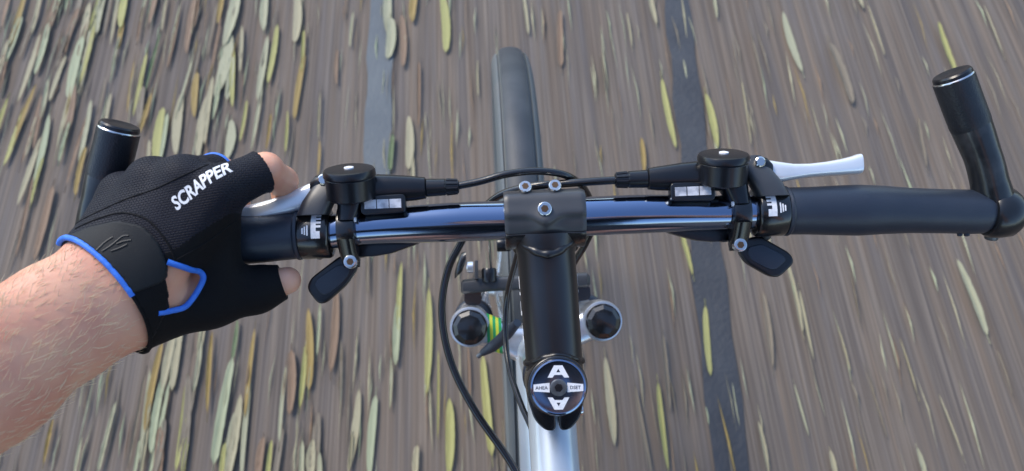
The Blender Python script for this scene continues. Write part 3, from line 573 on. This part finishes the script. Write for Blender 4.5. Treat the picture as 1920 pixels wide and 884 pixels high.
# front wheel
def front_wheel():
    wroot = empty('front_wheel', (0, 0, 0)); wroot.parent = bike
    wy = np.array([0, 1, 0.]); wz = np.cross(U, wy)
    def ring(prof, n, name, m, parent, ang=35, mats=None, mi=None):      # prof: (x across, r) closed loop
        k = len(prof); v = []; f = []; ms = []
        for i in range(n):
            a = 2 * math.pi * i / n; d = wy * math.cos(a) + wz * math.sin(a)
            for x, r in prof: v.append(AX + U * x + d * r)
        for i in range(n):
            for j in range(k):
                f.append((i * k + j, i * k + (j + 1) % k, ((i + 1) % n) * k + (j + 1) % k, ((i + 1) % n) * k + j)); ms.append(mi[j] if mi else 0)
        mb = MB(); mb.add(v, f); mb.m = ms; return mb.build(name, m, parent, ang, mats=mats)
    prof = [(-0.0245, 0.308), (-0.0252, 0.314), (-0.0250, 0.3205), (-0.0225, 0.3275), (-0.0205, 0.3305), (-0.0185, 0.3318), (-0.0176, 0.3296), (-0.0160, 0.3302), (-0.0150, 0.3352), (-0.0110, 0.3380), (-0.0055, 0.3395), (0, 0.3400),
            (0.0055, 0.3395), (0.0110, 0.3380), (0.0150, 0.3352), (0.0160, 0.3302), (0.0176, 0.3296), (0.0185, 0.3318), (0.0205, 0.3305), (0.0225, 0.3275), (0.0250, 0.3205), (0.0252, 0.314), (0.0245, 0.308), (0.019, 0.296), (0.012, 0.290), (0.012, 0.296), (-0.012, 0.296), (-0.012, 0.290), (-0.019, 0.296)]
    mi = [1, 1, 1, 1, 1, 1, 1, 1] + [0] * 6 + [1] * 15
    ty = ring(prof, 180, 'tyre', 'tyre', wroot, 30, mats=['tyre', 'tyre_side'], mi=mi)
    ring([(-0.0135, 0.2955), (-0.0135, 0.283), (-0.009, 0.276), (0, 0.272), (0.009, 0.276), (0.0135, 0.283), (0.0135, 0.2955), (0.010, 0.2955), (0.0, 0.287), (-0.010, 0.2955)], 120, 'rim', 'alloy', wroot, 30)
    mb = MB(); lathe(mb, AX - U * 0.05, U, [(0, .006), (.004, .008), (.016, .011), (.018, .022), (.021, .022), (.023, .010), (.05, .009), (.077, .010), (.079, .022), (.082, .022), (.084, .011), (.096, .008), (.10, .006)], 30); mb.build('hub', 'alloy', wroot, 35)
    for i in range(32):
        a = 2 * math.pi * i / 32; a2 = a + (0.5 if i % 4 < 2 else -0.5); sx = 0.030 if i % 2 else -0.030
        d1 = wy * math.cos(a2) + wz * math.sin(a2); d2 = wy * math.cos(a) + wz * math.sin(a)
        mb = MB(); tube(mb, [AX + U * sx + d1 * 0.020, AX + d2 * 0.275], 0.001, 6); mb.build('spoke', 'steel', wroot, 60)
front_wheel()

# ------------------------------------------------------------------ rider: smooth blends of tapered limbs, meshed by surface nets
def seg(P, a, b, r1, r2):
    a = np.asarray(a, np.float32); b = np.asarray(b, np.float32); ab = b - a; q = P - a
    t = np.clip((q @ ab) / float(ab @ ab), 0, 1); d = q - t[..., None] * ab
    return np.sqrt((d * d).sum(-1)) - (r1 + (r2 - r1) * t)
def smin(a, b, k):
    h = np.maximum(k - np.abs(a - b), 0) / k; return np.minimum(a, b) - h * h * k * 0.25
def chain(P, pts, rads, k):
    d = None
    for i in range(len(pts) - 1):
        e = seg(P, pts[i], pts[i + 1], rads[i], rads[i + 1]); d = e if d is None else smin(d, e, k)
    return d
def surface_net(fun, lo, hi, h):
    lo = np.array(lo, np.float32); n = np.ceil((np.array(hi) - lo) / h).astype(int) + 1
    g = np.stack(np.meshgrid(*[lo[i] + h * np.arange(n[i], dtype=np.float32) for i in range(3)], indexing='ij'), -1)
    vol = np.concatenate([fun(c.reshape(-1, 3)).reshape(c.shape[:3]) for c in np.array_split(g, max(1, n[0] // 24), axis=0)], 0)
    s = vol < 0; c = np.zeros(tuple(n - 1), np.int8)
    for dx in (0, 1):
        for dy in (0, 1):
            for dz in (0, 1): c += s[dx:n[0] - 1 + dx, dy:n[1] - 1 + dy, dz:n[2] - 1 + dz]
    act = (c > 0) & (c < 8); idx = -np.ones(c.shape, np.int64); idx[act] = np.arange(act.sum())
    X = lo + h * (np.argwhere(act).astype(np.float32) + 0.5); F = []
    for ax in range(3):
        o = [a for a in range(3) if a != ax]; A = [slice(None)] * 3; B = [slice(None)] * 3; A[ax] = slice(0, -1); B[ax] = slice(1, None)
        e = s[tuple(A)] != s[tuple(B)]; ii = np.argwhere(e); ii = ii[(ii[:, o[0]] > 0) & (ii[:, o[1]] > 0) & (ii[:, o[0]] < n[o[0]] - 1) & (ii[:, o[1]] < n[o[1]] - 1)]
        if len(ii) == 0: continue
        def at_(d0, d1): j = ii.copy(); j[:, o[0]] -= d0; j[:, o[1]] -= d1; return idx[j[:, 0], j[:, 1], j[:, 2]]
        q = np.stack([at_(1, 1), at_(0, 1), at_(0, 0), at_(1, 0)], 1)
        flip = s[ii[:, 0], ii[:, 1], ii[:, 2]] ^ (ax == 1); q[~flip] = q[~flip][:, ::-1]; F.append(q)
    F = np.concatenate(F)
    e = 0.25
    for _ in range(4):                                      # pull the vertices onto the surface
        f0 = fun(X); gr = np.stack([fun(X + np.eye(3, dtype=np.float32)[i] * e) - f0 for i in range(3)], 1) / e
        st_ = f0[:, None] * gr / np.maximum((gr * gr).sum(1), 0.2)[:, None]; ln = np.linalg.norm(st_, axis=1)
        X = X - st_ * np.minimum(1, 0.5 * h / np.maximum(ln, 1e-6))[:, None]
    return X, F
A_ = lambda *p: np.array(p, np.float32)
WC = A_(-262, -37, 43); ARM = unit(A_(-.56, -.50, .66)); LAT = unit(A_(.37, -.88, -.29)); LAT = unit(LAT - ARM * LAT.dot(ARM)); DOR = np.cross(ARM, LAT)
if DOR[2] < 0: DOR = -DOR
ELB = WC + ARM * 245
MCP = [A_(-194, 22, 43), A_(-213, 29, 43), A_(-234, 30, 37), A_(-256, 24, 27)]
CAR = [A_(-238, -36, 43), A_(-247, -27, 46), A_(-257, -18, 45), A_(-267, -10, 40)]
FIN = [[MCP[0], A_(-170, 36, 26), A_(-165, 31, 6), A_(-170, 20, -12)], [MCP[1], A_(-204, 37, 8), A_(-204, 18, -23), A_(-204, -4, -25)],
       [MCP[2], A_(-227, 37, 4), A_(-227, 16, -25), A_(-226, -6, -24)], [MCP[3], A_(-251, 31, -2), A_(-250, 12, -22), A_(-249, -6, -22)]]
FR = [[12, 10.0, 8.8, 7.0], [12, 10.2, 8.8, 7.2], [11.5, 9.8, 8.5, 7], [10.5, 8.8, 7.6, 6.4]]
THB = [A_(-247, -47, 33), A_(-210, -41, 14), A_(-184, -37, 6), A_(-165, -32, 3)]; THR = [19, 15, 11.5, 8.6]
def hand(P):
    d = None
    for i in range(4):
        e = seg(P, CAR[i], MCP[i], 15 - i * 0.6, FR[i][0] + 0.6); d = e if d is None else smin(d, e, 12)
    for i in range(4): d = smin(d, chain(P, FIN[i], FR[i], 4), 5)
    d = smin(d, chain(P, THB, THR, 8), 12)
    d = smin(d, seg(P, (-200, 12, 30), (-202, -26, 20), 11.5, 11), 10)
    d = smin(d, seg(P, (-252, 2, 28), (-205, 6, 28), 12, 11.5), 10)
    d = smin(d, seg(P, (-262, -32, 34), (-250, -6, 26), 16, 13), 14)
    return d
def forearm(P):
    d = None
    for sg, o in ((1, 9.5), (-1, 9.5)):
        pts = [WC - ARM * 8 + LAT * sg * o, WC + ARM * 22 + LAT * sg * 10, WC + ARM * 70 + LAT * sg * 11, WC + ARM * 150 + LAT * sg * 10, ELB + LAT * sg * 6]
        e = chain(P, pts, [21.5, 22, 26.5, 35, 37], 14); d = e if d is None else smin(d, e, 16)
    return d
SHL = None
def arm_skin(P):
    d = smin(forearm(P), hand(P), 16)
    return smin(d, seg(P, ELB, UPA, 40, 45), 20)
def w2k(p): return ((np.asarray(p) - P0) @ UVW.T) * 1000
UPA = w2k((-0.25, -0.42, 1.25)).astype(np.float32)

HOLE = [(-226, -19.5), (-217.5, -19.5), (-208.2, -24.2), (-207.4, -29.6), (-215.0, -43.0), (-226, -46.2)]
def poly_sd(P, poly):                                       # signed distance to a polygon in the (u,v) plane
    p = P[:, :2]; d = np.full(len(p), 1e9, np.float32); s = np.zeros(len(p), bool); n = len(poly)
    for i in range(n):
        a = np.array(poly[i], np.float32); b = np.array(poly[i - 1], np.float32); e = b - a; w = p - a
        t = np.clip((w @ e) / float(e @ e), 0, 1); q = w - t[:, None] * e; d = np.minimum(d, (q * q).sum(1))
        c1 = p[:, 1] >= a[1]; c2 = p[:, 1] < b[1]; c3 = e[0] * w[:, 1] > e[1] * w[:, 0]
        s ^= (c1 & c2 & c3) | (~c1 & ~c2 & ~c3)
    d = np.sqrt(d); return np.where(s, -d, d)
CUTS = [(FIN[0], 0.92, 0), (FIN[1], 0.9, 0), (FIN[2], 0.9, 0), (FIN[3], 0.9, 0)]
def glove_base(P):
    return smin(forearm(P), hand(P), 16) - 2.3
def glove(P):
    d = glove_base(P)
    d = np.maximum(d, (P - (WC - ARM * 1.5)) @ ARM.astype(np.float32))
    for f, t, _ in CUTS:
        a, b = f[0], f[1]; c = a + (b - a) * t; n = unit(b - a).astype(np.float32)
        near = np.minimum(seg(P, b, f[2], 15, 14), seg(P, f[2], f[3], 13, 12))
        d = np.maximum(d, -np.maximum(near, (c - P) @ n))
    a, b = THB[2], THB[3]; n = unit(b - a).astype(np.float32); c = b - n * 3.0
    d = np.maximum(d, -np.maximum(seg(P, b, b + n * 12, 15, 15), (c - P) @ n))
    d = np.maximum(d, -np.maximum(np.maximum(poly_sd(P, HOLE), 12 - P[:, 2]), -(glove_base(P) + 6)))
    return d
def to_obj(name, X, F, material, parent, mats=None, mi=None, world=True):
    Y = K(X) if world else X; off = origin(parent) if parent is not None else np.zeros(3)
    me = bpy.data.meshes.new(name); me.from_pydata((Y - off).tolist(), [], F.tolist())
    if mi is not None: me.polygons.foreach_set('material_index', mi.astype(np.int32))
    me.update(); return link(name, me, material, parent, 180, mats)
def top_w(uv, fun, hi=110.0, lo=-30.0, step=1.5):           # height of the upper surface above each (u,v)
    uv = np.asarray(uv, np.float32); w = np.full(len(uv), hi, np.float32); done = np.zeros(len(uv), bool)
    for z in np.arange(hi, lo, -step):
        P = np.concatenate([uv, np.full((len(uv), 1), z, np.float32)], 1); f = fun(P); nw = (f < 0) & ~done
        w[nw] = z; done |= nw
    a = w.copy(); b = w + step
    for _ in range(8):
        m = (a + b) / 2; f = fun(np.concatenate([uv, m[:, None]], 1)); a = np.where(f < 0, m, a); b = np.where(f < 0, b, m)
    return b

# head, neck, right arm and shins in world mm; the shirt and shorts over them
def body_skin(P):
    m = 1000.0; q = lambda *p: A_(*p) * m
    d = seg(P, q(0, -.47, 1.36), q(0, -.44, 1.48), 58, 55)
    hd = smin(seg(P, q(0, -.445, 1.60), q(0, -.425, 1.575), 92, 88), seg(P, q(0, -.405, 1.545), q(0, -.38, 1.515), 66, 40), 40)
    hd = smin(hd, seg(P, q(0, -.336, 1.575), q(0, -.324, 1.55), 11, 15), 18)
    for sx in (-1, 1):
        hd = smin(hd, seg(P, q(sx * .088, -.445, 1.585), q(sx * .092, -.45, 1.545), 14, 10), 8)
        hd = np.maximum(hd, -seg(P, q(sx * .032, -.328, 1.592), q(sx * .034, -.328, 1.592), 12, 12)); hd = np.minimum(hd, seg(P, q(sx * .032, -.343, 1.590), q(sx * .033, -.343, 1.590), 13, 13))
    hd = np.maximum(hd, -seg(P, q(-.022, -.336, 1.526), q(.022, -.336, 1.526), 4, 4))
    d = smin(d, hd, 30)
    e = chain(P, [q(.25, -.42, 1.25), q(.345, -.36, 1.08), q(.20, -.33, 1.27), q(.135, -.325, 1.335)], [45, 40, 30, 24], 20)
    e = smin(e, seg(P, q(.125, -.325, 1.345), q(.085, -.33, 1.365), 22, 18), 20)
    for k in range(4): e = smin(e, chain(P, [q(.085, -.325, 1.35 + .018 * k), q(.055, -.305, 1.355 + .018 * k), q(.04, -.29, 1.35 + .018 * k)], [9, 8, 7], 4), 8)
    e = smin(e, chain(P, [q(.115, -.32, 1.325), q(.085, -.30, 1.32), q(.06, -.29, 1.335)], [12, 10, 8], 5), 10)
    d = np.minimum(d, e)
    for sx in (-1, 1): d = np.minimum(d, chain(P, [q(sx * .13, -.34, .80 if sx < 0 else .66), q(sx * .12, -.55, .42 if sx < 0 else .26), q(sx * .12, -.53, .30 if sx < 0 else .14)], [55, 38, 36], 20))
    return d
def shirt(P):
    m = 1000.0; q = lambda *p: A_(*p) * m
    d = chain(P, [q(0, -.80, 1.02), q(0, -.66, 1.17), q(0, -.52, 1.30), q(0, -.47, 1.36)], [125, 130, 125, 80], 60)
    for sx in (-1, 1):
        d = smin(d, chain(P, [q(sx * .09, -.62, 1.20), q(sx * .10, -.50, 1.31), q(sx * .175, -.48, 1.335), q(sx * .235, -.43, 1.265), q(sx * .30, -.362, 1.185)], [95, 95, 68, 58, 55], 40), 50)
        d = smin(d, seg(P, q(sx * .06, -.80, 1.0), q(sx * .06, -.74, 1.08), 110, 115), 50)
    return np.maximum(d, -seg(P, q(0, -.44, 1.46), q(0, -.40, 1.60), 70, 90))
def shorts(P):
    m = 1000.0; q = lambda *p: A_(*p) * m
    d = seg(P, q(0, -.84, .98), q(0, -.80, 1.03), 130, 130)
    for sx in (-1, 1): d = smin(d, seg(P, q(sx * .09, -.82, .95), q(sx * .13, -.42, .83 if sx < 0 else .71), 98, 70), 40)
    return d

X1, F1 = surface_net(arm_skin, (-460, -300, -45), (-140, 60, 430), 2.4)
X2, F2 = surface_net(body_skin, (-260, -620, 80), (400, -270, 1720), 7.0)
person = to_obj('person', np.concatenate([K(X1), X2 / 1000.0]), np.concatenate([F1, F2 + len(X1)]), 'skin', None, world=False)
tag(person, 'rider gripping the left handlebar grip with bare forearm and black fingerless glove', 'person')
X, F = surface_net(glove, (-300, -85, -45), (-145, 60, 85), 1.25)
cen = X[F].mean(1)
LYC = [(-226, -17), (-214, -12), (-200, -2), (-186, 8), (-172, 14), (-160, 0), (-150, -60), (-260, -90), (-262, -70), (-238, -52), (-232, -30)]
mi = (poly_sd(cen.astype(np.float32), LYC) < 0).astype(int)
gl = to_obj('glove', X, F, 'glove_mesh', person, mats=['glove_mesh', 'glove_lycra'], mi=mi)
gl['label'] = 'black mesh fingerless glove with blue trim and white lettering'
STRAP = rounded([(-286, -10), (-277, -3), (-261, 3.2), (-244, 6.0), (-229, 2.0), (-221, -8), (-217.6, -21), (-219.5, -29.5), (-236, -36), (-262, -24)], 4)
def strap(P):
    d = np.maximum(glove_base(P) - 1.6, -(glove_base(P) + 1.0)); d = np.maximum(d, poly_sd(P, STRAP)); d = np.maximum(d, 20 - P[:, 2])
    return np.maximum(d, (P - (WC - ARM * 1.8)) @ ARM.astype(np.float32))
X, F = surface_net(strap, (-292, -50, 20), (-210, 12, 85), 1.1); sp_ = to_obj('wrist_strap', X, F, 'neoprene', gl)
WRAP = rounded([(-240, -28), (-219, -27), (-222, -46), (-232, -62), (-262, -82), (-275, -66), (-246, -48)], 4)
def wrap(P):
    d = np.maximum(glove_base(P) - 1.0, -(glove_base(P) + 1.0)); d = np.maximum(d, poly_sd(P, WRAP)); d = np.maximum(d, 0 - P[:, 2])
    return np.maximum(d, (P - (WC - ARM * 1.4)) @ ARM.astype(np.float32))
X, F = surface_net(wrap, (-282, -90, -2), (-212, -20, 75), 1.2); to_obj('strap_tab', X, F, 'glove_lycra', gl)
def surf_path(uv, fun, lift, sub=6):
    q = smooth_path([(a, b, 0) for a, b in uv], sub)[:, :2]; w = top_w(q, fun); ok = (w < 95) & (np.abs(w - np.median(w)) < 22); q, w = q[ok], w[ok]; return np.concatenate([q, (w + lift)[:, None]], 1)
def seam(uv, r, m='glove_lycra', fun=glove_base, lift=0.0, name='seam', sub=8):
    p = surf_path(uv, fun, lift, sub); mb = MB(); tube(mb, K(p), r / 1000, 10); return mb.build(name, m, gl, 60)
seam([(-276, 6), (-258, 13), (-240, 19), (-222, 24), (-206, 31), (-196, 37)], 0.45)
seam([(-272, 3), (-258, 8), (-243, 10.5), (-228, 6), (-219, -4), (-215, -12), (-214, -18)], 0.6)
seam([(-214, -18), (-203, -11), (-192, -2), (-183, 8), (-179, 14)], 0.55)
seam([(-217.6, -18.4), (-209.5, -22.6), (-206.2, -27.5), (-209, -34.5), (-215.2, -44.2), (-221, -46.5), (-226, -47.2)], 1.8, 'blue_trim', glove_base, 0.2, 'blue_piping', 10)
# blue binding round the cuff
def cuff_ring(t0, t1, n, shift, r, lift, m, name):
    pts = []; last = None
    for th in np.linspace(t0, t1, n):
        d = (math.cos(R(th)) * LAT + math.sin(R(th)) * DOR).astype(np.float32); c = WC - ARM * shift
        rr = np.linspace(10, 60, 120, dtype=np.float32); f = glove_base(c[None].astype(np.float32) + rr[:, None] * d); i = int(np.argmax(f > 0)); v = float(rr[i]); v = v if last is None or abs(v - last) < 2.0 else last; last = v; pts.append(c + d * (v + lift))
    mb = MB(); tube(mb, K(np.array(pts)), r / 1000, 12); mb.build(name, m, gl, 60)
cuff_ring(84, 196, 50, 1.2, 1.7, 0.2, 'blue_trim', 'blue_piping')
cuff_ring(-150, 84, 60, 1.0, 0.9, 0.3, 'glove_lycra', 'cuff_hem')
# small blue edge where the middle finger leaves the glove
mb = MB(); c = FIN[1][0] + (FIN[1][1] - FIN[1][0]) * 0.86; n = unit(FIN[1][1] - FIN[1][0]); a = unit(np.cross(n, (1, 0, 0))); b = np.cross(n, a)
tube(mb, K(np.array([c + 12.9 * (math.cos(t) * a + math.sin(t) * b) for t in np.linspace(0, 2 * math.pi, 40, endpoint=False)])), 0.0012, 10, closed=True); mb.build('blue_piping', 'blue_trim', gl, 60)
# white lettering printed on the back of the hand
def on_glove(bm, cx, cy, ang, lift, name, m, fun=glove_base):
    for ax in ((1, 0, 0), (0, 1, 0)):
        for k in np.arange(-40, 40, 1.6):
            bmesh.ops.bisect_plane(bm, geom=bm.verts[:] + bm.edges[:] + bm.faces[:], plane_co=(k, k, 0), plane_no=ax)
    bmesh.ops.triangulate(bm, faces=bm.faces); bm.verts.index_update()
    ca, sa = math.cos(ang), math.sin(ang); uv = [(cx + v.co.x * ca - v.co.y * sa, cy + v.co.x * sa + v.co.y * ca) for v in bm.verts]
    w = top_w(uv, fun) + lift; X = np.concatenate([np.array(uv), w[:, None]], 1); F = [[v.index for v in f.verts] for f in bm.faces]
    mb = MB(); mb.add(K(X), F); bm.free(); return mb.build(name, m, gl, None)
bm = text_mesh('SCRAPPER', 9.0, 0.28, 0.27)
for v in bm.verts: v.co.x *= 0.89; v.co.y *= 1.2
on_glove(bm, -199.0, 24.0, R(38), 0.25, 'lettering', 'white_print')
for pts in ([(-253, -11), (-249.5, -6.5), (-245.5, -3.5)], [(-250, -11.5), (-245.5, -8), (-240.5, -3.5), (-237, -3)], [(-245.5, -11.5), (-241.5, -10), (-237.5, -8)], [(-243, -7.5), (-239.5, -6.2), (-235.5, -5.6)]):
    seam(pts, 0.75, 'emboss', lambda P: glove_base(P) - 1.6, -0.25, 'embossed_stroke')
# clothing and helmet beyond the frame
X, F = surface_net(shirt, (-380, -960, 860), (380, -290, 1480), 9.0); to_obj('jersey', X / 1000.0, F, 'jersey', person, world=False)
X, F = surface_net(shorts, (-260, -1000, 600), (260, -330, 1180), 9.0); to_obj('shorts', X / 1000.0, F, 'jersey', person, world=False)
def helmet_f(P):
    d = seg(P, A_(0, -470, 1625), A_(0, -425, 1615), 112, 106)
    d = np.maximum(d, -seg(P, A_(0, -470, 1622), A_(0, -425, 1608), 98, 94)); return np.maximum(d, 1600 + (P[:, 1] + 440) * 0.15 - P[:, 2])
X, F = surface_net(helmet_f, (-130, -600, 1560), (130, -300, 1760), 5.0); to_obj('helmet', X / 1000.0, F, 'helmet', person, world=False)
# fine pale hairs on the forearm
def arm_hair():
    mb = MB(); rr = np.linspace(10, 70, 140, dtype=np.float32); n = 0
    while n < 1300:
        s = rng.uniform(-3, 110); th = rng.uniform(-75, 175); ax = WC + ARM * s
        d = math.cos(R(th)) * LAT + math.sin(R(th)) * DOR
        f = arm_skin((ax[None] + rr[:, None] * d).astype(np.float32)); i = int(np.argmax(f > 0)); p = ax + d * (rr[i] - 0.3)
        g = unit(-ARM * rng.uniform(.5, 1.0) + d * rng.uniform(.15, .35) - LAT * rng.uniform(-.3, .7)); L = rng.uniform(4, 9)
        pts = [K(p), K(p + g * L * 0.5), K(p + g * L - d * 0.12 * L)]; r = rng.uniform(.09, .16) / 1000
        tube(mb, pts, [r, r * 0.9, r * 0.3], 3, False); n += 1
    o = mb.build('arm_hair', 'hair', person, 60); o['kind'] = 'stuff'
arm_hair()
# saddle and rear end of the bicycle under the rider
def rear():
    mb = MB(); sweep(mb, [((0, -.62, .955), (1, 0, 0), .016, (0, 0, 1), .012), ((0, -.66, .963), (1, 0, 0), .024, (0, 0, 1), .018), ((0, -.76, .965), (1, 0, 0), .034, (0, 0, 1), .022), ((0, -.84, .968), (1, 0, 0), .062, (0, 0, 1), .024), ((0, -.89, .972), (1, 0, 0), .066, (0, 0, 1), .020), ((0, -.905, .972), (1, 0, 0), .05, (0, 0, 1), .010)], 24, 2.6); mb.build('saddle', 'leather', bike, 50)
    st0 = K((-2, -606, -160)); mb = MB(); tube(mb, [K((1, -640, 250)), np.array([0, -.79, .955])], .0135, 24); mb.build('seat_post', 'black_satin', bike, 50)
    ra = np.array([-0.018, -0.98, 0.34])
    w = [o for o in bike.children if o.name.startswith('front_wheel')][0]
    r = w.copy(); r.name = 'rear_wheel'; col.objects.link(r); r.location = Vector(ra - AX)
    for ch in w.children: c = ch.copy(); col.objects.link(c); c.parent = r
    for sx in (-1, 1):
        for name, a in (('chain_stay', st0), ('seat_stay', K((1, -632, 170)))):
            mb = MB(); tube(mb, [a + np.array([sx * .012, 0, 0]), (a + ra) / 2 + np.array([sx * .045, 0, 0]), ra + np.array([sx * .06, 0, 0])], .009, 16); mb.build(name, 'silver_paint', bike, 60)
        mb = MB(); ped = np.array([sx * .12, -.53, .25 if sx < 0 else .09]); tube(mb, [st0 + np.array([sx * .06, 0, 0]), ped - np.array([sx * .05, 0, 0])], .011, 14); mb.build('crank_arm', 'alloy', bike, 50)
        mb = MB(); sweep(mb, [(ped + np.array([0, -.045, 0]), (1, 0, 0), .045, (0, 0, 1), .010), (ped + np.array([0, .045, 0]), (1, 0, 0), .045, (0, 0, 1), .010)], 20, 5); mb.build('pedal', 'plastic', bike, 40)
rear()
